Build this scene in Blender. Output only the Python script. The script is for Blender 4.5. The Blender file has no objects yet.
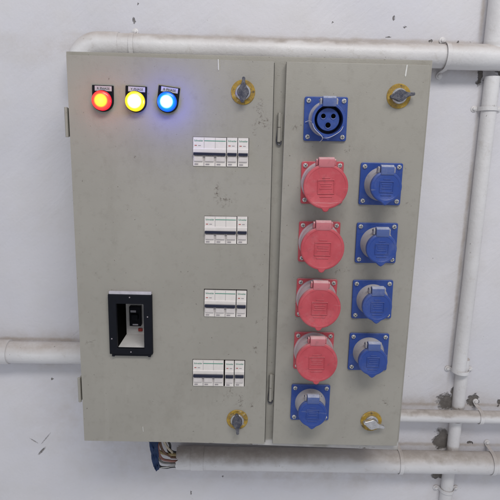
import bpy, bmesh, math, random
from mathutils import Vector, Matrix, noise
random.seed(7)
PI = math.pi
sc = bpy.context.scene
# ---------------------------------------------------------------- camera
cam_d = bpy.data.cameras.new('camera'); cam = bpy.data.objects.new('camera', cam_d)
sc.collection.objects.link(cam); sc.camera = cam
cam_d.sensor_width = 36; cam_d.lens = 36 * 505 / 500; cam_d.clip_end = 50; cam_d.clip_start = .01
P_, Y_, R_ = 0.20038, -0.00923, 0.02294
base = Matrix(((1,0,0),(0,0,-1),(0,1,0)))
rot = Matrix.Rotation(Y_, 3, 'Z') @ Matrix.Rotation(-P_, 3, 'X') @ base @ Matrix.Rotation(R_, 3, 'Z')
cam.matrix_world = Matrix.Translation((0.32597, -0.94982, 0.60544)) @ rot.to_4x4()
# ---------------------------------------------------------------- world and lamps
w = bpy.data.worlds.new('World'); sc.world = w; w.use_nodes = True
bg = w.node_tree.nodes['Background']; bg.inputs[0].default_value = (.90, .93, 1.0, 1); bg.inputs[1].default_value = .54
def area(name, loc, target, sx, sy, power, col):
    l = bpy.data.lights.new(name, 'AREA'); l.shape = 'RECTANGLE'; l.size = sx; l.size_y = sy; l.energy = power; l.color = col
    o = bpy.data.objects.new(name, l); sc.collection.objects.link(o); o.location = loc
    o.rotation_euler = (Vector(target) - Vector(loc)).to_track_quat('-Z', 'Y').to_euler(); return o
area('ceiling_tube_light', (.75, -1.75, 2.35), (.35, .1, .35), 1.7, .5, 39, (1, .975, .95))
sc.view_settings.view_transform = 'Standard'; sc.view_settings.look = 'None'
sc.view_settings.exposure = 0; sc.view_settings.gamma = 1
sc.render.engine = 'CYCLES'
WY = .19          # wall plane
# ---------------------------------------------------------------- node helpers
class NT:
    def __init__(s, name):
        s.m = bpy.data.materials.new(name); s.m.use_nodes = True; s.t = s.m.node_tree
        s.b = s.t.nodes['Principled BSDF']
    def n(s, typ, **kw):
        nd = s.t.nodes.new(typ)
        for k, v in kw.items():
            if k.startswith('i_'):
                k = k[2:]; k = int(k) if k.isdigit() else k
                s.set(nd.inputs[k], v)
            else: setattr(nd, k, v)
        return nd
    def set(s, sock, v):
        if hasattr(v, 'links') or isinstance(v, bpy.types.NodeSocket): s.t.links.new(v, sock)
        else:
            if isinstance(v, (tuple, list)) and len(v) == 3 and sock.type == 'RGBA': v = (*v, 1)
            sock.default_value = v
    def math(s, op, a, b=0, c=0, clamp=False):
        nd = s.n('ShaderNodeMath', operation=op, use_clamp=clamp)
        for i, v in enumerate((a, b, c)): s.set(nd.inputs[i], v)
        return nd.outputs[0]
    def pos(s): return s.n('ShaderNodeNewGeometry').outputs['Position']
    def obj(s): return s.n('ShaderNodeTexCoord').outputs['Object']
    def noise(s, scale, detail=4, rough=.55, co=None, stretch=None, dist=0):
        co = co or s.pos()
        if stretch: co = s.n('ShaderNodeMapping', i_Vector=co, i_Scale=stretch).outputs[0]
        return s.n('ShaderNodeTexNoise', i_Vector=co, i_Scale=scale, i_Detail=detail, i_Roughness=rough, i_Distortion=dist).outputs['Fac']
    def ramp(s, v, lo, hi, a=0., b=1.):
        return s.n('ShaderNodeMapRange', i_0=v, i_1=lo, i_2=hi, i_3=a, i_4=b, clamp=True).outputs[0]
    def mix(s, f, a, b):
        nd = s.n('ShaderNodeMix', data_type='RGBA'); s.set(nd.inputs[0], f); s.set(nd.inputs[6], a); s.set(nd.inputs[7], b); return nd.outputs[2]
    def spots(s, lst, warp=.012, wscale=40):
        """1 inside elliptical patches (x, z, rx, rz), edges broken by noise"""
        p = s.pos(); nz = s.n('ShaderNodeTexNoise', i_Vector=p, i_Scale=wscale, i_Detail=4).outputs['Color']
        v = s.n('ShaderNodeVectorMath', operation='SUBTRACT', i_0=nz, i_1=(.5, .5, .5)).outputs[0]
        v = s.n('ShaderNodeVectorMath', operation='SCALE', i_0=v); v.inputs['Scale'].default_value = warp * 4; v = v.outputs[0]
        q = s.n('ShaderNodeVectorMath', operation='ADD', i_0=p, i_1=v).outputs[0]
        acc = None
        for x, z, rx, rz in lst:
            d = s.n('ShaderNodeVectorMath', operation='SUBTRACT', i_0=q, i_1=(x, 0, z)).outputs[0]
            d = s.n('ShaderNodeVectorMath', operation='MULTIPLY', i_0=d, i_1=(1/rx, 0, 1/rz)).outputs[0]
            l = s.n('ShaderNodeVectorMath', operation='LENGTH', i_0=d).outputs['Value']
            acc = l if acc is None else s.math('MINIMUM', acc, l)
        return acc
    def up(s, lo, hi, a=0., b=1.):
        nz = s.n('ShaderNodeSeparateXYZ', i_0=s.n('ShaderNodeNewGeometry').outputs['Normal']).outputs[2]
        return s.ramp(nz, lo, hi, a, b)
    def bump(s, h, dist, strength=1, prev=None):
        nd = s.n('ShaderNodeBump', i_Height=h, i_Distance=dist, i_Strength=strength)
        if prev is not None: s.set(nd.inputs['Normal'], prev)
        return nd.outputs[0]
    def out(s, col=None, rough=.5, metal=0, normal=None, spec=.5, **kw):
        if col is not None: s.set(s.b.inputs['Base Color'], col)
        s.set(s.b.inputs['Roughness'], rough); s.set(s.b.inputs['Metallic'], metal)
        s.b.inputs['Specular IOR Level'].default_value = spec
        if normal is not None: s.set(s.b.inputs['Normal'], normal)
        for k, v in kw.items(): s.set(s.b.inputs[k.replace('_', ' ')], v)
        return s.m
# ---------------------------------------------------------------- materials
def m_wall():
    t = NT('whitewashed_plaster')
    p = t.pos()
    big = t.noise(2.2, 3); mid = t.noise(14, 5, .6); fine = t.noise(160, 5, .65)
    rotv = t.n('ShaderNodeMapping', i_Vector=p, i_Rotation=(0, .75, 0)).outputs[0]
    brush = t.noise(26, 5, .6, co=rotv, stretch=(.28, 1, 1.5), dist=.5)
    col = t.mix(t.ramp(big, .35, .65), (.605, .60, .645), (.685, .67, .695))
    col = t.mix(t.ramp(mid, .45, .75, 0, .35), col, (.60, .585, .57))
    # grime near pipes and cabinet bottom
    g = t.spots([(-.13,.125,.16,.045),(.12,-.05,.30,.16),(.55,-.17,.6,.07),(.80,.0,.25,.03),(.79,.79,.14,.035),(.3,.80,.6,.04),(.84,-.1,.06,.2)], .02, 14)
    gm = t.math('MULTIPLY', t.ramp(g, .2, 1.25, 1, 0), t.ramp(t.noise(30, 6, .7), .38, .68, .12, .75))
    col = t.mix(gm, col, (.47, .42, .38))
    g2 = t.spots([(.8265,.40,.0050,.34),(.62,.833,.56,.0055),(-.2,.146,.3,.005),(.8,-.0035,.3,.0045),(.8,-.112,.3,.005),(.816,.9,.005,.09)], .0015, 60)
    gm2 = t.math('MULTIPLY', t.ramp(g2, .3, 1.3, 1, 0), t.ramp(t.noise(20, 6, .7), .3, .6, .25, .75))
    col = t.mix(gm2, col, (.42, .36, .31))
    col = t.mix(t.ramp(t.noise(5, 7, .75), .5, .7, 0, .30), col, (.60, .57, .56))
    # fine specks
    sp = t.ramp(t.n('ShaderNodeTexNoise', i_Vector=p, i_Scale=95, i_Detail=2).outputs[0], .76, .80)
    col = t.mix(t.math('MULTIPLY', sp, .55), col, (.25, .23, .22))
    # exposed cement where plaster broke away round the pipes
    c = t.spots([(.826,.004,.020,.022),(.848,.02,.012,.026),(.893,.006,.012,.016),(.826,-.100,.018,.028),(.832,-.09,.012,.012),(.829,-.195,.016,.012),(.900,-.108,.007,.005),
                 (.824,.768,.007,.022),(.868,.778,.014,.010),(.965,.005,.010,.008)], .0085, 75)
    cm = t.ramp(c, .8, 1.2, 1, 0)
    col = t.mix(cm, col, t.mix(t.noise(120, 4), (.075, .068, .062), (.22, .20, .185)))
    # small chips
    k = t.spots([(.081,.862,.002,.006),(.6289,.8797,.0018,.0040),(.6536,.8625,.0032,.0012),(.7113,.836,.0035,.0022),(-.1844,.1234,.002,.0018),(.7693,.835,.0022,.003),
                 (-.135,.045,.0022,.0022),(.28,-.215,.0015,.0015),(.2,-.262,.0014,.005),(.62,.842,.005,.0010),(-.06,.92,.003,.0012),(.09,.895,.0012,.0012),(.50,.868,.002,.0012)], .0022, 260)
    km = t.ramp(k, .7, 1.3, .9, 0)
    col = t.mix(km, col, (.17, .155, .145))
    # scratches at lower left
    def scratch(x, z, ang, L, wd):
        q = t.n('ShaderNodeMapping', vector_type='TEXTURE', i_Vector=p, i_Location=(x, 0, z), i_Rotation=(0, ang, 0), i_Scale=(L, 1, wd)).outputs[0]
        q = t.n('ShaderNodeVectorMath', operation='MULTIPLY', i_0=q, i_1=(1, 0, 1)).outputs[0]
        q = t.n('ShaderNodeVectorMath', operation='LENGTH', i_0=q).outputs['Value']
        return t.math('MULTIPLY', t.ramp(q, .5, 1.2, 1, 0), t.ramp(t.noise(180, 4, .7), .35, .6, .2, 1))
    s1 = scratch(-.172, -.150, -.85, .014, .0026)
    s2 = t.math('MULTIPLY', scratch(-.19, -.122, .6, .012, .0014), .6)
    s3 = t.math('MULTIPLY', scratch(-.16, -.115, -.9, .02, .0012), .5)
    sm = t.math('MAXIMUM', s1, t.math('MAXIMUM', s2, s3))
    col = t.mix(sm, col, (.20, .175, .155))
    nb = t.bump(t.noise(7, 4, .5), .008, .5)
    nb = t.bump(t.math('MULTIPLY', brush, t.ramp(t.noise(4, 2), .4, .6, .15, 1)), .0030, .6, nb); nb = t.bump(fine, .0009, .6, nb)
    nb = t.bump(t.math('SUBTRACT', 1, t.math('MAXIMUM', cm, t.math('MAXIMUM', km, sm))), .004, 1, nb)
    return t.out(col, .62, normal=nb, spec=.3)
def m_pipe():
    t = NT('painted_white_pipe')
    col = t.mix(t.ramp(t.noise(9, 4), .35, .65), (.63, .615, .62), (.71, .70, .705))
    d = t.math('MULTIPLY', t.up(.15, .75), t.ramp(t.noise(24, 6, .7), .3, .62, .45, 1))
    col = t.mix(d, col, (.455, .405, .375))
    gg = t.spots([(.30,-.118,.30,.022),(.45,.825,.40,.008),(.80,-.118,.25,.012),(.80,-.006,.25,.006)], .006, 30)
    col = t.mix(t.math('MULTIPLY', t.ramp(gg, .3, 1.2, 1, 0), t.ramp(t.noise(50, 6, .7), .3, .6, .4, .95)), col, (.33, .29, .26))
    g = t.math('MULTIPLY', t.ramp(t.noise(45, 6, .75), .56, .70), .40)
    col = t.mix(g, col, (.45, .41, .37))
    sp = t.ramp(t.noise(130, 2), .73, .78, 0, .7)
    col = t.mix(sp, col, (.20, .18, .165))
    nb = t.bump(t.noise(22, 5), .0030, .5); nb = t.bump(t.noise(150, 4), .0008, .7, nb)
    return t.out(col, .45, normal=nb)
def m_box(name, rust=False):
    t = NT(name)
    a = (.312, .295, .258); b = (.350, .332, .292)
    col = t.mix(t.ramp(t.noise(5, 4), .35, .65), a, b)
    col = t.mix(t.ramp(t.noise(60, 6, .7), .53, .73, 0, .32), col, (.21, .19, .16))
    sc1 = t.ramp(t.noise(34, 3, .5, stretch=(1.0,1,.12), dist=.4), .66, .72, 0, .09)
    col = t.mix(sc1, col, (.45, .43, .39))
    sc2 = t.ramp(t.noise(9, 6, .75, stretch=(1,1,.5)), .54, .72, 0, .30)
    col = t.mix(sc2, col, (.215, .195, .16))
    # light rubbed areas
    col = t.mix(t.ramp(t.noise(3.2, 5, .6, dist=1.2), .55, .72, 0, .22), col, (.43, .41, .365))
    # dirt smudges at the places the doors are handled
    s = t.spots([(.347,.675,.010,.018),(.352,.650,.016,.010),(.338,.632,.006,.005),(.286,.505,.012,.010),(.272,.520,.008,.02),(.300,.118,.008,.012),(.290,.105,.005,.006),
                 (.322,.100,.006,.016),(.344,.086,.006,.006),(.352,.34,.006,.006),(.35,.21,.007,.010),(.352,.265,.005,.006),(.42,.645,.010,.005),(.512,.605,.008,.006),(.474,.070,.010,.004),(.628,.51,.005,.005),
                 (.075,.245,.002,.002),(.08,.60,.008,.003),(.12,.585,.006,.003),(.10,.12,.003,.003),(.02,.22,.012,.002),(.51,.375,.018,.005),(.62,.10,.006,.01),(.41,.02,.004,.003),(.455,.015,.005,.002),(.54,.02,.006,.002)], .008, 60)
    dm = t.math('MULTIPLY', t.ramp(s, .3, 1.25, 1, 0), t.ramp(t.noise(190, 5, .7), .50, .62, 0, .92))
    col = t.mix(dm, col, (.085, .062, .047))
    sp = t.ramp(t.noise(170, 2), .71, .75, 0, .7)
    col = t.mix(sp, col, (.10, .08, .065))
    if rust:
        z = t.n('ShaderNodeSeparateXYZ', i_0=t.pos()).outputs[2]
        low = t.ramp(z, .006, .0, 0, 1)
        worn = t.math('MULTIPLY', low, t.ramp(t.noise(22, 5, .6, stretch=(.6,1,1)), .40, .55))
        col = t.mix(t.math('MULTIPLY', worn, .8), col, (.55, .53, .52))
        r = t.math('MULTIPLY', low, t.ramp(t.noise(48, 5, .7, stretch=(.5,1,1.6)), .60, .66))
        col = t.mix(r, col, (.06, .035, .022))
    nb = t.bump(t.noise(420, 2), .0004, .5); nb = t.bump(t.noise(4.5, 2), .008, .25, nb)
    return t.out(col, t.ramp(t.noise(12, 5), .3, .7, .36, .52), normal=nb, spec=.45)
def m_plastic(name, col, dust=(.40,.38,.37), amt=.75, rough=.38, fade=.12, sh=1):
    t = NT(name); p = t.obj()
    c = t.mix(t.ramp(t.noise(30, 4), .35, .7, 0, fade), col, tuple(min(1, x*1.5 + .06) for x in col))
    c = t.mix(t.math('MULTIPLY', t.up(.35, .9), t.ramp(t.noise(60, 5, .7), .3, .6, amt*.55, amt)), c, dust)
    c = t.mix(t.ramp(t.noise(90, 5, .7), .56, .70, 0, .45), c, tuple(x*.45+.03 for x in col))
    c = t.mix(t.ramp(t.noise(26, 6, .75), .50, .72, 0, .20), c, dust)
    c = t.mix(t.ramp(t.noise(70, 3, .5, stretch=(.14,1,1), dist=1.0), .68, .73, 0, .35), c, dust)
    nb = t.bump(t.noise(260, 3), .0003, .5)
    return t.out(c, rough, normal=nb)
def m_simple(name, col, rough=.5, metal=0, var=.2, scale=80, bump=.0002, spec=.5):
    t = NT(name)
    c = t.mix(t.ramp(t.noise(scale, 5, .7), .35, .7), col, tuple(x*(1-var) for x in col))
    return t.out(c, rough, metal, t.bump(t.noise(scale*3, 3), bump, .5), spec)
def m_emit(name, stops, r, base):
    """lens lit from behind: the colour goes from the hot bulb at its middle to the tinted rim"""
    t = NT(name); o = t.obj()
    o = t.n('ShaderNodeVectorMath', operation='MULTIPLY', i_0=o, i_1=(1/r, 0, 1/r)).outputs[0]
    l = t.n('ShaderNodeVectorMath', operation='LENGTH', i_0=o).outputs['Value']
    ra = t.n('ShaderNodeValToRGB', i_0=l); cr = ra.color_ramp
    while len(cr.elements) < len(stops): cr.elements.new(.5)
    for e, (pp, c) in zip(cr.elements, stops): e.position = pp; e.color = (*c, 1)
    return t.out(base, .25, Emission_Color=ra.outputs[0], Emission_Strength=1.0)
def m_brass(name='stained_yellow_ring'):
    t = NT(name); p = t.pos()
    c = t.mix(t.ramp(t.noise(70, 5, .7), .38, .62), (.46, .29, .030), (.27, .17, .04))
    c = t.mix(t.ramp(t.noise(120, 5, .7), .52, .64, 0, .9), c, (.09, .065, .035))
    c = t.mix(t.ramp(t.noise(90, 4, .6, stretch=(1,1,1.3)), .60, .70, 0, .6), c, (.55, .48, .34))
    return t.out(c, .42, .1, t.bump(t.noise(200, 4), .0006, .7))
def m_gun():
    t = NT('dark_worn_metal')
    f = t.ramp(t.noise(120, 5, .7), .42, .70)
    c = t.mix(f, (.05, .052, .075), (.22, .215, .23))
    return t.out(c, .38, t.ramp(f, 0, 1, .3, .7), t.bump(t.noise(300, 3), .0004, .6))
W_ = m_wall(); PIPE = m_pipe(); BOX = m_box('grey_enamel'); BODY = m_box('grey_enamel_worn', True)
BLUE = m_plastic('blue_plastic', (.016, .054, .265), dust=(.20,.23,.35), amt=.5); RED = m_plastic('red_plastic', (.455, .055, .072), dust=(.62,.34,.35), amt=.6, rough=.5, fade=.3)
BLUEH = m_plastic('dusty_blue_plastic', (.07, .11, .29), dust=(.47,.48,.54), amt=1.0); REDH = m_plastic('dusty_red_plastic', (.50, .15, .17), dust=(.64,.43,.43), amt=1.0)
BAR_B = m_plastic('grey_socket_housing', (.33, .32, .34), amt=.8, dust=(.42,.39,.38)); BAR_R = m_plastic('pinkish_grey_socket_housing', (.46, .37, .39), amt=.7, dust=(.50,.41,.40))
INNER = m_simple('dark_blue_socket_inside', (.012, .022, .085), .5); CORE = m_plastic('blue_contact_carrier', (.02, .06, .27), amt=.2)
HOLE = m_simple('black_hole', (.002, .002, .002), .9, 0, .1, spec=.02); SCREW = m_simple('zinc_screw', (.74, .73, .69), .36, .45, .3, 300)
BLACK = m_simple('black_plastic', (.006, .007, .012), .6, 0, .3, spec=.18); NAVY = m_simple('navy_toggle', (.008, .011, .035), .4)
CHROME = m_simple('worn_chrome', (.66, .65, .66), .26, .85, .35, 120); RING = m_brass(); GUN = m_gun()
WHITE = m_simple('white_breaker_plastic', (.78, .73, .69), .42, 0, .10, 60); WHITE2 = m_simple('pale_grey_breaker_panel', (.68, .63, .61), .42, 0, .15, 90); GREEN = m_simple('green_print', (.09, .30, .22), .6)
GREYP = m_simple('grey_print', (.33, .30, .32), .6); REDP = m_simple('red_print', (.45, .10, .09), .6); INK = m_simple('black_print', (.02, .02, .025), .6)
LABELW = m_simple('white_label', (.52, .50, .55), .5); PAINT = m_simple('white_paint_run', (.66, .65, .62), .5); CLAMP = PIPE
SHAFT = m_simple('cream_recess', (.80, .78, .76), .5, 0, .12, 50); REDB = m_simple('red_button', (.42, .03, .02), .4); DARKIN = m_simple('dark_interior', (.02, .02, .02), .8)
GLINT = m_simple('pale_rim_highlight', (.55, .55, .62), .7)
# ---------------------------------------------------------------- mesh helpers
def link(name, bm, mat, parent=None, bev=0, seg=2, smooth=True, ang=35, loc=None, rot=None):
    me = bpy.data.meshes.new(name); bmesh.ops.recalc_face_normals(bm, faces=bm.faces[:])
    bm.to_mesh(me); bm.free()
    for mm in (mat if isinstance(mat, (list, tuple)) else [mat]): me.materials.append(mm)
    if smooth:
        for p in me.polygons: p.use_smooth = True
        me.set_sharp_from_angle(angle=math.radians(ang))
    o = bpy.data.objects.new(name, me); sc.collection.objects.link(o)
    if parent is not None:
        o.parent = parent
        o.location = loc if loc is not None else tuple(-v for v in world_loc(parent))
    elif loc is not None: o.location = loc
    if rot: o.rotation_euler = rot
    if bev:
        b = o.modifiers.new('bevel', 'BEVEL'); b.width = bev; b.segments = seg; b.limit_method = 'ANGLE'; b.angle_limit = math.radians(40); b.harden_normals = False
    return o
def world_loc(o):
    v = Vector(o.location)
    return v if o.parent is None else v + world_loc(o.parent)
def empty(name, loc, label, cat, group=None):
    o = bpy.data.objects.new(name, None); sc.collection.objects.link(o); o.location = loc; tag(o, label, cat, group); return o
def tag(o, label=None, cat=None, group=None, kind=None):
    if label: o['label'] = label
    if cat: o['category'] = cat
    if group: o['group'] = group
    if kind: o['kind'] = kind
    return o
def box(bm, x0, x1, y0, y1, z0, z1, mi=0):
    vs = [bm.verts.new((x, y, z)) for x in (x0, x1) for y in (y0, y1) for z in (z0, z1)]
    for f in ((0,1,3,2),(4,6,7,5),(0,4,5,1),(2,3,7,6),(0,2,6,4),(1,5,7,3)):
        bm.faces.new([vs[i] for i in f]).material_index = mi
    return vs
def lathe(bm, prof, n=48, cx=0, cz=0, mi=0, cap0=True, cap1=True):
    """revolve (r, y) about the Y axis"""
    rings = []
    for r, y in prof:
        rings.append([bm.verts.new((cx + r*math.cos(2*PI*i/n), y, cz + r*math.sin(2*PI*i/n))) for i in range(n)])
    for a, b in zip(rings, rings[1:]):
        for i in range(n): bm.faces.new((a[i], a[(i+1)%n], b[(i+1)%n], b[i])).material_index = mi
    if cap0: bm.faces.new(rings[0]).material_index = mi
    if cap1: bm.faces.new(rings[-1]).material_index = mi
def prism(bm, pts, y0, y1, mi=0):
    a = [bm.verts.new((x, y0, z)) for x, z in pts]; b = [bm.verts.new((x, y1, z)) for x, z in pts]
    n = len(pts); bm.faces.new(a).material_index = mi; bm.faces.new(b[::-1]).material_index = mi
    for i in range(n): bm.faces.new((a[i], b[i], b[(i+1)%n], a[(i+1)%n])).material_index = mi
def prism_x(bm, pts, x0, x1, mi=0):
    """pts in (y, z), extruded along x"""
    a = [bm.verts.new((x0, y, z)) for y, z in pts]; b = [bm.verts.new((x1, y, z)) for y, z in pts]
    n = len(pts); bm.faces.new(a).material_index = mi; bm.faces.new(b[::-1]).material_index = mi
    for i in range(n): bm.faces.new((a[i], b[i], b[(i+1)%n], a[(i+1)%n])).material_index = mi
def rrect(x0, x1, z0, z1, r, n=5):
    out = []
    for cx, cz, a0 in ((x1-r, z1-r, 0), (x0+r, z1-r, 90), (x0+r, z0+r, 180), (x1-r, z0+r, 270)):
        for i in range(n+1):
            a = math.radians(a0 + 90*i/n); out.append((cx + r*math.cos(a), cz + r*math.sin(a)))
    return out
def catmull(pts, n=8):
    P = [Vector(p) for p in pts]; P = [P[0]*2-P[1]] + P + [P[-1]*2-P[-2]]; out = []
    for i in range(1, len(P)-2):
        for k in range(n):
            t = k/n; a, b, c, d = P[i-1:i+3]
            out.append(.5*((2*b)+(c-a)*t+(2*a-5*b+4*c-d)*t*t+(3*b-a-3*c+d)*t**3))
    out.append(P[-2]); return out
def tube(bm, pts, r, n=10, mi=0, cap=True):
    """r: number or list"""
    P = [Vector(p) for p in pts]; rings = []; up = None
    for i, p in enumerate(P):
        t = (P[min(i+1, len(P)-1)] - P[max(i-1, 0)]).normalized()
        if up is None: up = Vector((0,0,1)) if abs(t.z) < .9 else Vector((1,0,0))
        u = (up - t*up.dot(t)).normalized(); v = t.cross(u); up = u
        rr = r[i] if isinstance(r, (list, tuple)) else r
        rings.append([bm.verts.new(p + (u*math.cos(2*PI*k/n) + v*math.sin(2*PI*k/n))*rr) for k in range(n)])
    for a, b in zip(rings, rings[1:]):
        for k in range(n): bm.faces.new((a[k], a[(k+1)%n], b[(k+1)%n], b[k])).material_index = mi
    if cap: bm.faces.new(rings[0]).material_index = mi; bm.faces.new(rings[-1]).material_index = mi
def sheet_with_holes(bm, x0, x1, z0, z1, holes, y0, y1):
    """a plate from y0 (front) to y1 (back) with rectangular holes, as one mesh"""
    xs = sorted({x0, x1, *[h[i] for h in holes for i in (0, 1)]}); zs = sorted({z0, z1, *[h[i] for h in holes for i in (2, 3)]})
    V = {}
    def v(x, y, z):
        k = (round(x,6), round(y,6), round(z,6))
        if k not in V: V[k] = bm.verts.new((x, y, z))
        return V[k]
    def solid(i, j):
        if i < 0 or j < 0 or i >= len(xs)-1 or j >= len(zs)-1: return False
        cx, cz = (xs[i]+xs[i+1])/2, (zs[j]+zs[j+1])/2
        return not any(h[0] < cx < h[1] and h[2] < cz < h[3] for h in holes)
    for i in range(len(xs)-1):
        for j in range(len(zs)-1):
            if not solid(i, j): continue
            a, b, c, d = xs[i], xs[i+1], zs[j], zs[j+1]
            bm.faces.new((v(a,y0,c), v(b,y0,c), v(b,y0,d), v(a,y0,d)))
            bm.faces.new((v(a,y1,c), v(a,y1,d), v(b,y1,d), v(b,y1,c)))
            if not solid(i-1, j): bm.faces.new((v(a,y0,c), v(a,y0,d), v(a,y1,d), v(a,y1,c)))
            if not solid(i+1, j): bm.faces.new((v(b,y0,c), v(b,y1,c), v(b,y1,d), v(b,y0,d)))
            if not solid(i, j-1): bm.faces.new((v(a,y0,c), v(a,y1,c), v(b,y1,c), v(b,y0,c)))
            if not solid(i, j+1): bm.faces.new((v(a,y0,d), v(b,y0,d), v(b,y1,d), v(a,y1,d)))
def text_bm(bm, s, cx, cz, height, y, mi=0, width=None, bold=.0):
    c = bpy.data.curves.new('t', 'FONT'); c.body = s; c.size = 1; c.align_x = 'CENTER'; c.align_y = 'CENTER'; c.offset = bold; c.resolution_u = 2
    o = bpy.data.objects.new('t', c); sc.collection.objects.link(o)
    me = bpy.data.meshes.new_from_object(o.evaluated_get(bpy.context.evaluated_depsgraph_get()))
    bpy.data.objects.remove(o); bpy.data.curves.remove(c)
    xs = [v.co.x for v in me.vertices]; ys = [v.co.y for v in me.vertices]
    sy = height/(max(ys)-min(ys)); sx = sy if width is None else width/(max(xs)-min(xs))
    mx, my = (max(xs)+min(xs))/2, (max(ys)+min(ys))/2
    vs = [bm.verts.new((cx+(v.co.x-mx)*sx, y, cz+(v.co.y-my)*sy)) for v in me.vertices]
    for p in me.polygons:
        try: bm.faces.new([vs[i] for i in p.vertices]).material_index = mi
        except ValueError: pass
    bpy.data.meshes.remove(me)
NB = bmesh.new
# ================================================================ THE WALL
bm = NB(); nx, nz = 150, 130
grid = []
for j in range(nz+1):
    row = []
    for i in range(nx+1):
        x = -1.4 + 3.6*i/nx; z = -1.1 + 3.0*j/nz
        d = noise.noise(Vector((x*2.3, 0, z*2.3)))*.0035 + noise.noise(Vector((x*9, 5, z*9)))*.0012
        row.append(bm.verts.new((x, WY + .001 + d, z)))
    grid.append(row)
for j in range(nz):
    for i in range(nx): bm.faces.new((grid[j][i], grid[j][i+1], grid[j+1][i+1], grid[j+1][i]))
wall = link('wall', bm, W_); tag(wall, 'rough whitewashed plaster wall with chips and grime behind the cabinet', 'wall', kind='structure')
# ================================================================ PIPES
def pipe(pts, r, label, sleeves=(), group='white painted conduit pipes on the wall', name='conduit_pipe', cap=True, open_end=False):
    bm = NB(); P = []
    for a, b in zip(pts, pts[1:]):
        a, b = Vector(a), Vector(b); n = max(1, int((b-a).length/.03))
        for k in range(n): P.append(a.lerp(b, k/n))
    P.append(Vector(pts[-1]))
    Q = [p + Vector((noise.noise(p*5)*.0022, 0, noise.noise(p*5+Vector((9,0,0)))*.0018)) for p in P]
    tube(bm, Q, r, 32, cap=cap)
    if open_end:   # inner wall and floor of the bore at the first end
        p0 = Q[0]; d = (Q[1]-Q[0]).normalized()
    for s, L, rr in sleeves:       # moulded sleeves: start point, direction*length, radius
        a = Vector(s); b = a + Vector(L); tube(bm, [a, b], rr, 32)
    o = link(name, bm, PIPE, ang=50); tag(o, label, 'pipe', group); return o
zc = lambda x: .8015 if x < .3 else .8015
# top pipe with elbow
ang = [math.radians(a) for a in range(180, 89, -9)]
el = [(.014 + .042*math.cos(a), .164, .7650 + .042*math.sin(a)) for a in ang]
bm = NB()
path = [(-.028, .164, .738), (-.028, .164, .755)] + el
tube(bm, catmull(path, 3), .026, 32)
tube(bm, [(.012, .164, .807), (.056, .164, .807)], .0262, 32)
tube(bm, [(.045+i*.03, .164, .807-.006*min(1, i*.03/.7)) for i in range(0, 48)], .0242, 32)
tube(bm, [(.735, .164, .801), (2.1, .164, .801)], .0262, 32)
link('conduit_pipe', bm, PIPE, ang=60); o = bpy.data.objects['conduit_pipe']
tag(o, 'thick white conduit along the cabinet top, bending down at an elbow behind its left corner', 'pipe', 'white painted conduit pipes on the wall')
pipe([(-1.35,.165,.1235), (.10,.165,.1235)], .0255, 'short run of white pipe entering the cabinet from the left', [((-.32,.165,.1235),(.10,0,0),.0285)])
# bottom pipe, open sawn left end
bm = NB()
n = 32
zb, rb = -.1415, .0275
def ragged(k): return .006*noise.noise(Vector((k*.9, 1, 0))) + (.004 if k % 7 == 0 else 0)
for ro, flip in ((rb, 0), (rb-.003, 1)):
    prev = None
    for x in [0, .02, .3, .545]:
        ring = []
        for k in range(n):
            a = 2*PI*k/n; xx = .170 + x + (ragged(k) if x == 0 else 0)
            ring.append(bm.verts.new((xx, .160 + ro*math.cos(a), zb + ro*math.sin(a))))
        if prev:
            for k in range(n): bm.faces.new((prev[k], prev[(k+1)%n], ring[(k+1)%n], ring[k]))
        else: (first0 := ring) if not flip else None; rr0 = ring
        if x == 0 and not flip: A = ring
        if x == 0 and flip: B = ring
        prev = ring
for k in range(n): bm.faces.new((A[k], A[(k+1)%n], B[(k+1)%n], B[k]))
tube(bm, [(.712,.160,zb), (2.1,.160,zb+.002)], .0268, 32)
tube(bm, [(.205,.160,zb), (.235,.160,zb)], .0288, 32)
o = link('conduit_pipe', bm, PIPE, ang=50); tag(o, 'thick white conduit under the cabinet with a sawn open left end full of wires', 'pipe', 'white painted conduit pipes on the wall')
pipe([(.60,.160,-.0185), (2.1,.160,-.0185)], .0150, 'thin horizontal white pipe leaving the right side of the cabinet near its bottom')
pipe([(.8440,.176,.764), (.8440,.176,.09)], .0160, 'long upright white pipe right of the cabinet, hung under the top pipe')
pipe([(.8560,.186,.12), (.8560,.186,-.014)], .0150, 'short upright white stub just above the thin horizontal pipe')
pipe([(.8520,.180,-.040), (.8520,.180,-.13)], .0145, 'short upright white stub between the thin and the thick lower pipes')
pipe([(.8490,.182,-.15), (.8490,.182,-1.0)], .0150, 'upright white pipe running down from the thick bottom pipe')
pipe([(.8420,.170,1.85), (.8420,.170,.81)], .0255, 'thick upright white pipe rising from the top pipe at the right')
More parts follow.
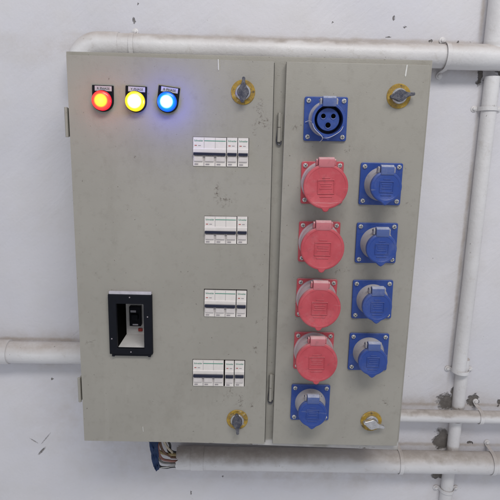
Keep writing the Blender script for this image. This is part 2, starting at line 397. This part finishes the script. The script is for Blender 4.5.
# ---- clamps
def clamp(c, axis, r, label, ears=(1, 1), w=.009, gap=.003):
    """saddle strap over a pipe running along axis ('x' or 'z'); c = pipe centre; > screw"""
    t = empty('pipe_clamp', (c[0], WY, c[2]), label, 'pipe clamp', 'saddle clamps holding the pipes')
    depth = WY - c[1]; prof = []
    R = r + .0012; Lr = .013
    # profile in (u across pipe, y)
    if ears[0]: prof += [(-R-Lr, -.001), (-R-.002, -.001)]
    nn = 18
    for i in range(nn+1):
        a = PI - PI*i/nn; prof.append((R*math.cos(a), -depth - R*math.sin(a)))
    if ears[1]: prof += [(R+.002, -.001), (R+Lr, -.001)]
    bm = NB(); th = .0013
    def off(i):
        a = Vector(prof[max(i-1,0)]); b = Vector(prof[min(i+1,len(prof)-1)]); d = (b-a).normalized(); nrm = Vector((d.y, -d.x))
        p = Vector(prof[i]) ; q = p + nrm*th
        if (q.y > p.y): q = p - nrm*th
        return q
    rows = []
    for i, (u, y) in enumerate(prof):
        q = off(i); row = []
        for uu, yy in ((u, y), (q.x, q.y)):
            for s in (-w/2, w/2):
                row.append(bm.verts.new((uu, yy, s) if axis == 'z' else (s, yy, uu)))
        rows.append(row)
    for a, b in zip(rows, rows[1:]):
        for i, j in ((0,1),(1,3),(3,2),(2,0)): bm.faces.new((a[i], a[j], b[j], b[i]))
    for e in (rows[0], rows[-1]): bm.faces.new((e[0], e[1], e[3], e[2]))
    link('strap', bm, CLAMP, t, bev=.0005, loc=(0,0,0))
    for s, on in ((-1, ears[0]), (1, ears[1])):
        if not on: continue
        u = s*(R + Lr - .004); bm = NB()
        x, z = (u, 0) if axis == 'z' else (0, u)
        lathe(bm, [(.0068, .0008), (.0068, -.0020), (.0060, -.0025)], 20, x, z)       # washer end of the strap
        link('strap_end', bm, CLAMP, t, loc=(0,0,0))
        bm = NB(); lathe(bm, [(.0038, -.003), (.0036, -.0052), (.002, -.0062)], 16, x, z)
        link('screw', bm, CLAMP, t, loc=(0,0,0))
clamp((.0835,.164,.805), 'x', .0245, 'white painted strap over the top pipe near the elbow at the left')
clamp((.7350,.164,.801), 'x', .0262, 'white painted strap over the top pipe between the cabinet and the upright pipe')
clamp((.8440,.176,.6985), 'z', .0160, 'uppermost strap on the upright pipe at the right, just below the top pipe')
clamp((.8480,.176,.092), 'z', .0165, 'strap with two ears on the upright pipe, above the thin horizontal pipe')
clamp((.8490,.182,-.233), 'z', .0150, 'strap on the lowest upright pipe, at the bottom edge of the photo')
clamp((.8990,.160,-.0185), 'x', .0150, 'small strap over the thin horizontal pipe right of the upright pipe')
clamp((.7140,.160,-.1415), 'x', .0275, 'strap over the thick bottom pipe beside the cabinet lower right corner')
clamp((.9400,.160,-.1405), 'x', .0268, 'strap over the thick bottom pipe near the right edge of the photo')
def shear(bm):      # the shell hangs a little lower at its right end
    for v in bm.verts:
        if v.co.z < 0: v.co.z += .0135*(1 - max(0, v.co.x)/.658)
# ================================================================ THE CABINET
cab = empty('electrical_cabinet', (.326, .10, -.018), 'grey steel wall cabinet with two doors, red and blue sockets and three lit lamps', 'electrical cabinet')
bm = NB()
X0, X1, Z0, Z1 = -.0045, .6580, -.0165, .7675
YF = .014
box(bm, X0, X0+.0015, YF, WY+.004, Z0, Z1); box(bm, X1-.0015, X1, YF, WY+.004, Z0, Z1)
box(bm, X0+.0015, X1-.0015, YF, WY+.004, Z1-.0015, Z1)
# bottom panel with a cable exit
for a, b in ((X0+.0015, .108), (.185, X1-.0015)): box(bm, a, b, YF, WY+.004, Z0, Z0+.0015)
box(bm, .108, .185, YF, .10, Z0, Z0+.0015)
shear(bm); link('cabinet_body', bm, BODY, cab, bev=.0008)
bm = NB()
f0, f1 = YF-.0005, YF+.0015
sheet_with_holes(bm, X0+.001, X1-.001, Z0+.001, Z1-.001, [(.02, .355, .02, .735), (.41, .63, .02, .735)], f0, f1)
shear(bm); link('front_frame', bm, BODY, cab, bev=.0006)
bm = NB(); box(bm, X0+.002, X1-.002, .10, .102, Z0+.004, Z1-.004); link('mounting_plate', bm, DARKIN, cab)
# doors
def door(x0, x1, z0, z1, holes, label):
    bm = NB()
    sheet_with_holes(bm, x0, x1, z0, z1, holes, 0, .0016)
    # returned edges
    for a, b, c, d in ((x0, x0+.0014, z0, z1), (x1-.0014, x1, z0, z1), (x0+.0014, x1-.0014, z0, z0+.0014), (x0+.0014, x1-.0014, z1-.0014, z1)):
        box(bm, a, b, .0016, .0125, c, d)
    bmesh.ops.remove_doubles(bm, verts=bm.verts[:], dist=1e-6)
    # dissolve inner doubled faces is not needed; the bevel rounds the outer rim
    for v in bm.verts:
        t = max(0, min(1, v.co.z/.758))
        if v.co.x > .37 and v.co.x < .374: v.co.x += .0018 - .0042*t
        elif .390 < v.co.x < .394: v.co.x += -.0004 + .0018*t
        if v.co.z > .75 and v.co.x < .38: v.co.z += .0012 - .0030*v.co.x/.37
    o = link('door', bm, BOX, cab, bev=.0012, seg=3); o['label'] = label; return o
banks = [(.2254, .3280, .5700, .6220), (.2472, .3290, .4243, .4765), (.2475, .3300, .2775, .3312), (.2254, .3290, .1300, .1850)]
holes1 = [(a-.0003, b+.0003, c-.0004, d+.0004) for a, b, c, d in banks]
holes1[2] = (.2468, .3312, .2768, .3335); holes1[3] = (.2246, .3300, .1292, .1868)
holes1.append((.074, .132, .2075, .304))
ld = door(.0002, .3725, .0015, .7585, holes1, 'wide left door carrying the lamps and breakers')
rd = door(.3912, .6505, .0020, .7570, [], 'narrow right door carrying the sockets')
# hinges
def hinge(x, z0, z1, y, label):
    bm = NB(); tube(bm, [(x, y, z0), (x, y, (z0+z1)/2-.0004)], .0034, 14); tube(bm, [(x, y, (z0+z1)/2+.0004), (x, y, z1)], .0034, 14)
    box(bm, x-.0008, x+.0055, y, y+.003, z0+.002, z1-.002)
    o = link('hinge', bm, BOX, cab, bev=.0004); o['label'] = label
    return o
for z0, z1 in ((.6165, .6690), (.0940, .1530)):
    h = hinge(.3835, z0, z1, .0085, 'pin hinge in the gap between the doors')
    bm = NB(); tube(bm, catmull([(.3815,.0115,z1-.022), (.3795,.010,z0+.004), (.3815,.0095,z0-.0035), (.3875,.0095,z0-.003), (.3885,.0105,z0+.02)], 6), .0011, 8)
    o = link('hinge_pin', bm, GUN, h, loc=(0,0,0))
for z0, z1 in ((.6165, .6700), (.0860, .1390)):
    bm = NB(); tube(bm, [(-.0068, .006, z0), (-.0068, .006, z1)], .0032, 12); box(bm, -.0075, -.0044, .006, .028, z0+.001, z1-.001)
    o = link('hinge', bm, BOX, cab, bev=.0006); o['label'] = 'hinge on the outer left side'
bm = NB(); box(bm, .3735, .3745, .0040, .0145, .0030, .7550); link('seam_shadow', bm, DARKIN, cab)  # dark strip added as the shadow along the left door's edge
for v in bpy.data.objects['seam_shadow'].data.vertices: v.co.x += .0010 - .0042*v.co.z/.758
# paint runs
for pts in ([(.2695,.7580),(.2712,.7580),(.2722,.741),(.2713,.7385),(.2702,.741)], [(.6070,.7565),(.6092,.7565),(.6078,.738),(.6062,.7355),(.6052,.739)], [(.1216,.036),(.1226,.036),(.1233,.025),(.1223,.0245)]):
    bm = NB(); prism(bm, pts, -.0008, .0004); link('paint_run', bm, PAINT, cab)
# ---------------------------------------------------------------- locks
def lock(x, z, rot_, metal, label, skew=0):
    bm = NB(); lathe(bm, [(.0218, .0004), (.0218, -.0012), (.0208, -.0020), (.0135, -.0022)], 48)
    o = link('lock', bm, RING, cab, loc=(x-.326, -.10, z+.018)); o['label'] = label
    bm = NB(); lathe(bm, [(.0140, -.002), (.0138, -.0062), (.0125, -.0078), (.0105, -.0080), (.0100, -.0055), (.002, -.0055)], 40)
    link('lock_collar', bm, CHROME, o, loc=(0,0,0))
    # wing knob: round boss with a tapering lever
    bm = NB(); lathe(bm, [(.0088, -.005), (.0086, -.0125), (.0070, -.0150), (.003, -.0156)], 28)
    pts = []
    up_, dn = .0250, .0190
    for i in range(25):
        t = i/24; u = -dn + (up_+dn)*t; wv = .0028 + .0080*math.exp(-((u+.001)/.0100)**2) ; wv *= (1 if 0 < i < 24 else .6)
        pts.append((u, wv))
    out = [(wv, u) for u, wv in pts] + [(-wv, u) for u, wv in reversed(pts)]
    prism(bm, out, -.0170, -.0085)
    k = link('lock_knob', bm, metal, o, bev=.0010, loc=(0,0,0), rot=(0, rot_, 0))
    return o
lock(.3157, .7025, math.radians(2), GUN, 'lock with its dark knob upright, top of left door')
lock(.5972, .7022, math.radians(82), GUN, 'lock with its dark knob turned sideways, top of right door')
lock(.3165, .0560, math.radians(176), GUN, 'lock with its dark knob pointing down, bottom of left door')
lock(.5925, .0580, math.radians(103), CHROME, 'lock with its bright knob turned sideways, bottom of right door')
# ---------------------------------------------------------------- pilot lamps
def lamp(x, z, txt, tilt, stops, col, power, base, label):
    bm = NB()
    a = .0192; pts = [(-a, .0272), (a, .0272), (a, .0)]
    for i in range(1, 16):
        an = -PI*i/16; pts.append((a*math.cos(an), a*math.sin(an)*.98))
    pts.append((-a, .0))
    prism(bm, pts, -.0032, 0)
    o = link('pilot_lamp', bm, BLACK, cab, bev=.0008, loc=(x-.326, -.10, z+.018), rot=(0, tilt, 0)); o['label'] = label
    bm = NB(); box(bm, -.0140, .0162, -.0042, -.0032, .0172, .0258); link('legend_plate', bm, LABELW, o, loc=(0,0,0))
    bm = NB(); text_bm(bm, txt, .0015, .0215, .0040, -.00435, width=.0225, bold=.01); link('lettering', bm, INK, o, smooth=False, loc=(0,0,0))
    bm = NB(); lathe(bm, [(.0188, -.003), (.0186, -.0085), (.0176, -.0095), (.0174, -.008)], 40, cap1=False); link('lamp_bezel', bm, BLACK, o, loc=(0,0,0))
    bm = NB(); prof = [(.0172, -.004), (.0172, -.0140)] + [(.0172*math.cos(t*PI/2/9), -.0140-.0045*math.sin(t*PI/2/9)) for t in range(1, 9)]
    lathe(bm, prof, 48); link('lamp_lens', bm, m_emit('lens_'+txt[0].lower(), stops, .0172, base), o, loc=(0,0,0), ang=60)
    l = bpy.data.lights.new('pilot_glow', 'POINT'); l.energy = power; l.color = col; l.shadow_soft_size = .012
    lo = bpy.data.objects.new('pilot_glow', l); sc.collection.objects.link(lo); lo.location = (x, -.031, z-.002)
lamp(.0635, .6815, 'R PHASE', math.radians(1), [(0,(3.5,1.9,.15)),(.55,(3.0,1.1,.06)),(.72,(1.9,.10,.06)),(1,(.95,.01,.04))], (1,.05,.02),   .032, (.5,.02,.01), 'lit red lamp marked R PHASE')
lamp(.1230, .6815, 'Y PHASE', math.radians(2), [(0,(4,4,2.8)),(.60,(3.4,3.3,1.4)),(.76,(1.6,1.25,.03)),(1,(1.0,.68,.0))], (1,.75,.1), .010, (.5,.35,.01), 'lit yellow lamp marked Y PHASE')
lamp(.1800, .6820, 'B PHASE', math.radians(7), [(0,(2.6,4,4.5)),(.50,(1.4,3,3.6)),(.70,(.0,.38,1.2)),(1,(.0,.08,.62))], (.04,.06,1), .17, (.0,.03,.4), 'lit blue lamp marked B PHASE, slightly tilted')
# ---------------------------------------------------------------- breakers
def breaker(x0, x1, z0, z1, poles, y=-.0015):
    cx = (x0+x1)/2; h = z1-z0; gw = .0004
    # side profile: upper face, groove of the toggle, lower face
    bm = NB()
    prof = [(.05, 0), (0, 0), (-.0000, h*.36), (-.0012, h*.37), (-.0012, h*.60), (.0, h*.62), (.0, h), (.05, h)]
    prism_x(bm, prof, x0-cx+gw, x1-cx-gw)
    w_ = (x1-x0)/poles; xl = x0-cx
    for k in range(1, poles):
        a = xl + k*w_; box(bm, a-.0003, a+.0003, -.00155, -.0001, h*.01, h*.36, 1); box(bm, a-.0003, a+.0003, -.00018, .0004, h*.625, h*.99, 1)
    for k in range(poles):
        a = xl + k*w_; box(bm, a+.003, a+.010, -.0013, -.0008, h*.055, h*.085, 1)
        if k == 0: box(bm, a+.0095, a+.0145, -.0002, .0003, h*.70, h*.725, 1)
    box(bm, xl+.003, xl+.0072, -.0002, .0003, h*.70, h*.73, 2)
    o = link('circuit_breaker', bm, (WHITE, GREYP, REDP), cab, loc=(cx-.326, y-.10+random.uniform(-.0006,.0012), z0+.018+random.uniform(-.0004,.0004)), rot=(0, random.uniform(-.006,.006), 0))
    o['label'] = ('white three pole breaker' if poles > 1 else 'white single pole breaker')
    bm = NB(); box(bm, xl+.0012, -xl-.0012, -.0055, -.0011, h*.375, h*.475); link('toggle', bm, NAVY, o, bev=.0006, loc=(0,0,0))
    for k in range(poles): 
        bm = NB(); a = xl + k*w_; box(bm, a+.0022, a+w_-.0022, -.0028, .001, h*.17, h*.345)
        link('marking_panel', bm, WHITE2, o, bev=.0004, loc=(0,0,0))
    bm = NB(); text_bm(bm, 'Schneider', xl+w_*.52, h*.885, .0034, -.0003, width=w_*.80, bold=.015)
    if poles > 1: box(bm, xl+w_*1.02, -xl-.0015, -.0003, .0002, h*.868, h*.895)
    link('lettering', bm, GREEN, o, loc=(0,0,0), smooth=False)
m = .0204
for (a, b, c, d), lay in zip(banks, ((3,1,1), (3,1), (3,1), (3,1,1))):
    n_ = sum(lay); wd = (b-a)/n_; x = a
    for i, p in enumerate(lay):
        g = .0007 if i else 0
        if (lay == (3,1,1)) and i == 1 and c < .2: g = .0022
        breaker(x+g, x+wd*p, c, d, p); x += wd*p
# ---------------------------------------------------------------- main switch
bm = NB()
sheet_with_holes(bm, .0612, .1462, .1975, .3205, [(.0765, .1298, .2095, .3020)], -.0085, .001)
ms = link('main_switch', bm, BLACK, cab, bev=.0012); ms['label'] = 'black framed main breaker set deep behind an opening'
off = tuple(-v for v in world_loc(ms))
bm = NB(); box(bm, .0632, .1452, -.0075, -.0002, .3208, .3262); link('white_top_strip', bm, LABELW, ms, bev=.0008, loc=(0,0,0))
bm = NB(); box(bm, .0655, .0705, -.0075, .001, .1925, .1972); box(bm, .137, .142, -.0075, .001, .1925, .1972); box(bm, .0665, .141, -.0065, .001, .1938, .1970); link('frame_foot', bm, BLACK, ms, loc=(0,0,0))
D = .072
for a, b in ((.0745, .0764), (.1299, .132)):
    bm = NB(); box(bm, a, b, .001, D, .208, .3035); link('recess_side', bm, HOLE, ms, loc=(0,0,0))
bm = NB(); box(bm, .0766, .1297, .001, D, .2075, .2096); link('recess_floor', bm, SHAFT, ms, loc=(0,0,0))
bm = NB(); box(bm, .0766, .1297, .001, D, .3022, .304); link('recess_top', bm, SHAFT, ms, loc=(0,0,0))
bm = NB(); box(bm, .0745, .132, D, D+.02, .2075, .304); link('switch_face', bm, SHAFT, ms, loc=(0,0,0))
# switch handle (placed on the deep face)
bm = NB(); box(bm, .0857, .1098, D-.012, D, .2313, .2742); box(bm, .0905, .1050, D-.019, D-.012, .247, .259); hd = link('switch_handle', bm, BLACK, ms, bev=.0012, loc=(0,0,0))
for a in ((.0885, .1000, .2620, .2665), (.0925, .1040, .2340, .2368)):
    bm = NB(); box(bm, a[0], a[1], D-.0127, D-.0118, a[2], a[3]); link('white_print', bm, LABELW, ms, loc=(0,0,0))
bm = NB(); box(bm, .1018, .1108, D-.004, D, .2168, .2236); link('trip_button', bm, REDB, ms, bev=.001, loc=(0,0,0))
for x, z in ((.1375, .2765), (.1035, .3155), (.1035, .2030), (.0665,.2300)):
    bm = NB(); lathe(bm, [(.0014, -.0084), (.0012, -.0091)], 12, x, z)
    link('rivet', bm, GREYP, ms, loc=(0,0,0))
# ---------------------------------------------------------------- sockets
def socket(x, z, col, open_=False, label='', jig=0):
    big = col == 'red'
    F, HG, BR = (RED, REDH, BAR_R) if big else (BLUE, BLUEH, BAR_B)
    rb0, rb1, rl = (.0372, .0365, .0400) if big else (.0290, .0262, .0283)
    prot = .049 if big else .041; dz = -.0035 if big else -.003      # the mouth sits a little low: the barrel tilts down
    bm = NB(); prism(bm, rrect(-.0392, .0392, -.0392, .0392, .004), -.0045, 0)
    # raised collar round the barrel
    o = link('power_socket', bm, F, cab, bev=.0012, seg=3, loc=(x-.326, -.10, z+.018), rot=(0, jig, 0)); o['label'] = label
    # barrel: skewed cylinder
    def skew(bm2, k=dz):
        for v in bm2.verts: v.co.z += k * (-v.co.y/prot)
    bm = NB()
    if open_:
        prof = [(.0315, -.004), (.0305, -.008), (.0290, -.010), (.0285, -prot+.004), (.0295, -prot+.003), (.0295, -prot), (.0285, -prot-.001), (.0250, -prot-.001), (.0245, -prot+.001), (.0240, -.014), (.001, -.014)]
        lathe(bm, prof, 64, cap0=False)
        for f in bm.faces:
            c = f.calc_center_median(); r = math.hypot(c.x, c.z)
            f.material_index = 2 if r < .0248 and c.y > -prot-.0005 else (1 if c.y < -prot+.0035 else 0)
        skew(bm); link('barrel', bm, (BR, BLUE, INNER), o, loc=(0,0,0))
        bm = NB(); lathe(bm, [(.0198, -.013), (.0198, -prot+.007), (.0190, -prot+.006), (.001, -prot+.006)], 48); skew(bm); link('contact_carrier', bm, CORE, o, loc=(0,0,0))
        for hx, hz, hr in ((-.0088, .0060, .0046), (.0088, .0060, .0046), (.0, -.0095, .0052)):
            bm = NB(); lathe(bm, [(hr+.0014, -prot+.0062), (hr+.0012, -prot+.0050), (hr, -prot+.0052), (hr*.9, -prot+.0054)], 24, hx, hz, cap0=False, cap1=False)
            skew(bm); link('contact_rim', bm, CORE, o, loc=(0,0,0))
            bm = NB(); lathe(bm, [(hr, -prot+.0056), (hr*.5, -prot+.0055)], 24, hx, hz); skew(bm); link('contact_hole', bm, HOLE, o, loc=(0,0,0))
        # pointed latch lip under the mouth
        bm = NB(); prism(bm, [(-.013, -.0262), (0, -.0350), (.013, -.0262), (0, -.0290)], -prot-.0008, -prot+.006); skew(bm); link('latch_lip', bm, BLUE, o, bev=.0008, loc=(0,0,0))
        bm = NB(); tube(bm, catmull([(-.037,-.006,-.006),(-.031,-.012,-.004),(-.0285,-prot+.002,-.008),(-.024,-prot-.0015,-.019),(-.012,-prot-.002,-.0305),(-.009,-prot+.004,-.036),(-.0095,-.008,-.041)], 8), .0006, 6)
        tube(bm, catmull([(-.009,-prot+.002,-.034),(.0,-prot-.002,-.034),(.012,-prot-.002,-.0285),(.022,-prot-.0018,-.021),(.027,-prot+.0,-.011)], 8), .0005, 6)
        link('rim_highlight', bm, GLINT, o, loc=(0,0,0))  # highlight on the mouth's rim, modelled as thin pale strands
    else:
        prof = [(rb0+.0022, -.004), (rb0+.0012, -.0075), (rb0, -.009), (rb1, -prot+.002), (rb1-.001, -prot+.001)]
        lathe(bm, prof, 64, cap0=False); skew(bm)
        link('barrel', bm, BR, o, loc=(0,0,0))
        # lid: shallow dish with rolled rim and a thumb tab
        bm = NB()
        n_ = 72; prof = [(rl-.002, -prot+.006), (rl-.0004, -prot+.005), (rl, -prot), (rl-.0006, -prot-.0028), (rl-.0022, -prot-.0040), (rl-.0045, -prot-.0041), (rl-.0052, -prot-.0036), (.001, -prot-.0038)]
        lathe(bm, prof, n_)
        wt, pw = (.17, 2.5) if big else (.30, 1.2)
        for v in bm.verts:      # thumb tab pulls the rim out at the bottom
            a = math.atan2(v.co.x, -v.co.z); r = math.hypot(v.co.x, v.co.z)
            if r > rl-.003 and abs(a) < wt:
                k = 1 + (.0055/rl)*(1-(abs(a)/wt)**pw); v.co.x *= k; v.co.z *= k
        hw = .0164 if big else .0142
        skew(bm); tw = random.uniform(-.022, .022); lid = link('lid', bm, F, o, loc=(0,0,0), rot=(random.uniform(-.02,.02), tw, 0))
        # embossed frame with worn moulded lines
        fw, fh = (.0150, .0125) if big else (.0125, .0100); y0, y1 = -prot-.0048, -prot-.0034
        bm = NB()
        sheet_with_holes(bm, -fw, fw, -fh, fh, [(-fw+.0011, fw-.0011, -fh+.0011, fh-.0011)], y0, y1)
        for zz, ww in ((.0045,.72), (.0008,.6), (-.0035,.75)): box(bm, -fw*ww, fw*ww, y0+.0004, y1, zz, zz+.0013)
        box(bm, -fw*.75, fw*.75, y0+.0004, y1, -fh-.0055, -fh-.0043); box(bm, -fw*.5, fw*.5, y0+.0004, y1, fh+.0030, fh+.0042)
        skew(bm); link('embossed_plate', bm, F, o, bev=.0003, loc=(0,-.0002,0), rot=(lid.rotation_euler[0], tw, 0))
    # hinge on top of the barrel
    hw = .0164 if big else .0142; rt = rl if not open_ else .0285
    bm = NB()
    pr = [(-prot+.012, rt-.004), (-prot+.010, rt+.0035), (-prot+.0045, rt+.0108), (-prot-.001, rt+.0114), (-prot-.0052, rt+.0080), (-prot-.0062, rt+.0015), (-prot-.0048, rt-.0055), (-prot-.0036, rt-.0065)]
    prism_x(bm, pr, -hw+.0025, hw-.0025); skew(bm)
    link('lid_hinge', bm, HG, o, bev=.0009, loc=(0,0,0))
    bm = NB()
    for s in (-1, 1):
        bm = NB()
        pr2 = [(-prot+.018, rb1-.004), (-prot+.012, rt+.0050), (-prot+.005, rt+.0080), (-prot+.0005, rt+.0060), (-prot+.001, rt-.003)]
        a, b = sorted((s*(hw-.0019), s*(hw+.0012))); prism_x(bm, pr2, a, b)
        skew(bm); link('hinge_bracket', bm, BR if not big else REDH, o, bev=.0006, loc=(0,0,0))
    bm = NB(); pts = []
    for i in range(40): 
        t = i/39; pts.append((-hw-.001+.006*t, -prot+.007+.0023*math.cos(t*10*PI), rt+.0040+.0023*math.sin(t*10*PI)))
    tube(bm, pts, .0006, 6); tube(bm, [(-hw-.003, -prot+.007, rt+.004), (hw+.003, -prot+.007, rt+.004)], .0010, 8)
    skew(bm); link('hinge_spring', bm, GUN, o, loc=(0,0,0))
    for sx in (-1, 1):
        for sz in (-1, 1):
            bm = NB(); X, Z = sx*.0318, sz*.0318
            lathe(bm, [(.0042, -.0044), (.0041, -.0062), (.0030, -.0074), (.001, -.0078)], 24, X, Z)
            a = random.random()*PI; ca, sa = math.cos(a)*.0032, math.sin(a)*.0032; q = .16
            for c_, s_ in ((ca, sa), (-sa, ca)):
                pts = [(X+c_-s_*q, Z+s_+c_*q), (X-c_-s_*q, Z-s_+c_*q), (X-c_+s_*q, Z-s_-c_*q), (X+c_+s_*q, Z+s_-c_*q)]
                prism(bm, pts, -.0081, -.0070, 1)
            link('screw', bm, (SCREW, GUN), o, loc=(0,0,0))
    return o
zs = (.6590, .5440, .4320, .3200, .2110, .0990)
socket(.4665, zs[0], 'blue', True, 'open blue socket without a lid at the top of the right door', math.radians(-.5))
for i in range(1, 5): socket(.4660, zs[i], 'red', False, 'closed red socket, number %d from the top of its column' % i, math.radians(random.uniform(-1.2, 1.2)))
socket(.4645, zs[5], 'blue', False, 'closed blue socket under the lowest red one')
for i in range(1, 5): socket(.5755, zs[i], 'blue', False, 'closed blue socket, number %d from the top of the right column' % i, math.radians(random.uniform(-1.2, 1.2)))
# ================================================================ WIRES from the cabinet bottom into the open pipe
WM = {}
def wmat(n, c):
    if n not in WM: WM[n] = m_simple(n+'_wire_sheath', c, .45, 0, .35, 90)
    return WM[n]
def wire(pts, r, cn, col, label):
    bm = NB(); tube(bm, catmull(pts, 8), r, 12)
    o = link('electrical_wire', bm, wmat(cn, col), ang=60); tag(o, label, 'wire', 'wires hanging from the cabinet into the pipe'); return o
zt = .012
wire([(.112,.125,zt),(.1075,.128,-.030),(.1075,.130,-.055),(.113,.134,-.082),(.128,.142,-.112),(.165,.148,-.126),(.30,.155,-.128)], .0036, 'yellow', (.36,.27,.12), 'dull yellow wire, leftmost of the bundle below the cabinet')
wire([(.136,.128,zt),(.137,.130,-.050),(.144,.136,-.088),(.158,.146,-.116),(.175,.152,-.127),(.30,.155,-.130)], .0028, 'cream', (.50,.43,.33), 'cream wire slanting from the cabinet to the pipe mouth')
wire([(.145,.138,zt),(.146,.140,-.060),(.154,.148,-.098),(.170,.154,-.124),(.30,.158,-.128)], .0027, 'black', (.02,.02,.022), 'black wire behind the cream one under the cabinet')
wire([(.131,.135,zt),(.131,.138,-.070),(.138,.141,-.110),(.156,.146,-.129),(.172,.148,-.1335),(.30,.150,-.137)], .0029, 'brown', (.15,.075,.045), 'brown wire curving into the pipe just above the pink one')
wire([(.127,.138,zt),(.127,.140,-.090),(.133,.142,-.130),(.155,.145,-.1405),(.175,.146,-.1415),(.30,.150,-.143)], .0030, 'pink', (.36,.16,.13), 'faded pink wire in the middle of the pipe mouth')
wire([(.125,.140,zt),(.125,.142,-.095),(.131,.142,-.138),(.155,.145,-.1475),(.175,.147,-.1485),(.30,.150,-.148)], .0026, 'grey', (.27,.26,.25), 'grey wire below the pink one at the pipe mouth')
wire([(.121,.136,zt),(.121,.138,-.100),(.127,.140,-.148),(.145,.143,-.1575),(.172,.150,-.1585),(.30,.152,-.155)], .0030, 'dark_grey', (.030,.032,.04), 'thick dark wire lowest in the pipe mouth')
wire([(.138,.150,zt),(.139,.150,-.075),(.147,.152,-.108),(.168,.156,-.128),(.30,.160,-.132)], .0030, 'dark_brown', (.07,.045,.03), 'dark brown wire at the back of the bundle')
wire([(.133,.136,-.1535),(.150,.139,-.1535),(.172,.146,-.1540),(.30,.150,-.152)], .0016, 'white', (.62,.61,.59), 'bare white strip lying in the pipe mouth')
bm = NB()      # strip of blue tape wrapped down the bundle
path = [(.121,.124,zt), (.121,.124,-.040), (.121,.123,-.075), (.122,.124,-.105), (.1235,.126,-.130), (.127,.127,-.150)]
wid = [.0115, .0115, .0105, .0085, .0080, .0050]
C = catmull(path, 5); n_ = len(C); rows = []
for i, p in enumerate(C):
    t = i/(n_-1)*(len(wid)-1); k = min(int(t), len(wid)-2); ww = wid[k] + (wid[k+1]-wid[k])*(t-k)
    row = []
    for j in range(15):
        a = -PI*j/14; fold = .0030*math.sin(j*1.7+i*.45)*math.sin(i*.6+1)
        row.append(bm.verts.new((p.x + ww*math.cos(a) + .0012*math.sin(i*.9+j), p.y + (.007+fold)*math.sin(a), p.z + .002*math.sin(j+i*.4))))
    rows.append(row)
for a, b in zip(rows, rows[1:]):
    for j in range(14): bm.faces.new((a[j], a[j+1], b[j+1], b[j]))
bmesh.ops.solidify(bm, geom=bm.faces[:], thickness=.0008)
o = link('tape_wrap', bm, m_simple('blue_tape', (.045,.10,.27), .4, 0, .5, 60, .0008), ang=60)
tag(o, 'crumpled blue tape wrapped round the wires below the cabinet', 'tape')
print('objects', len(bpy.data.objects))
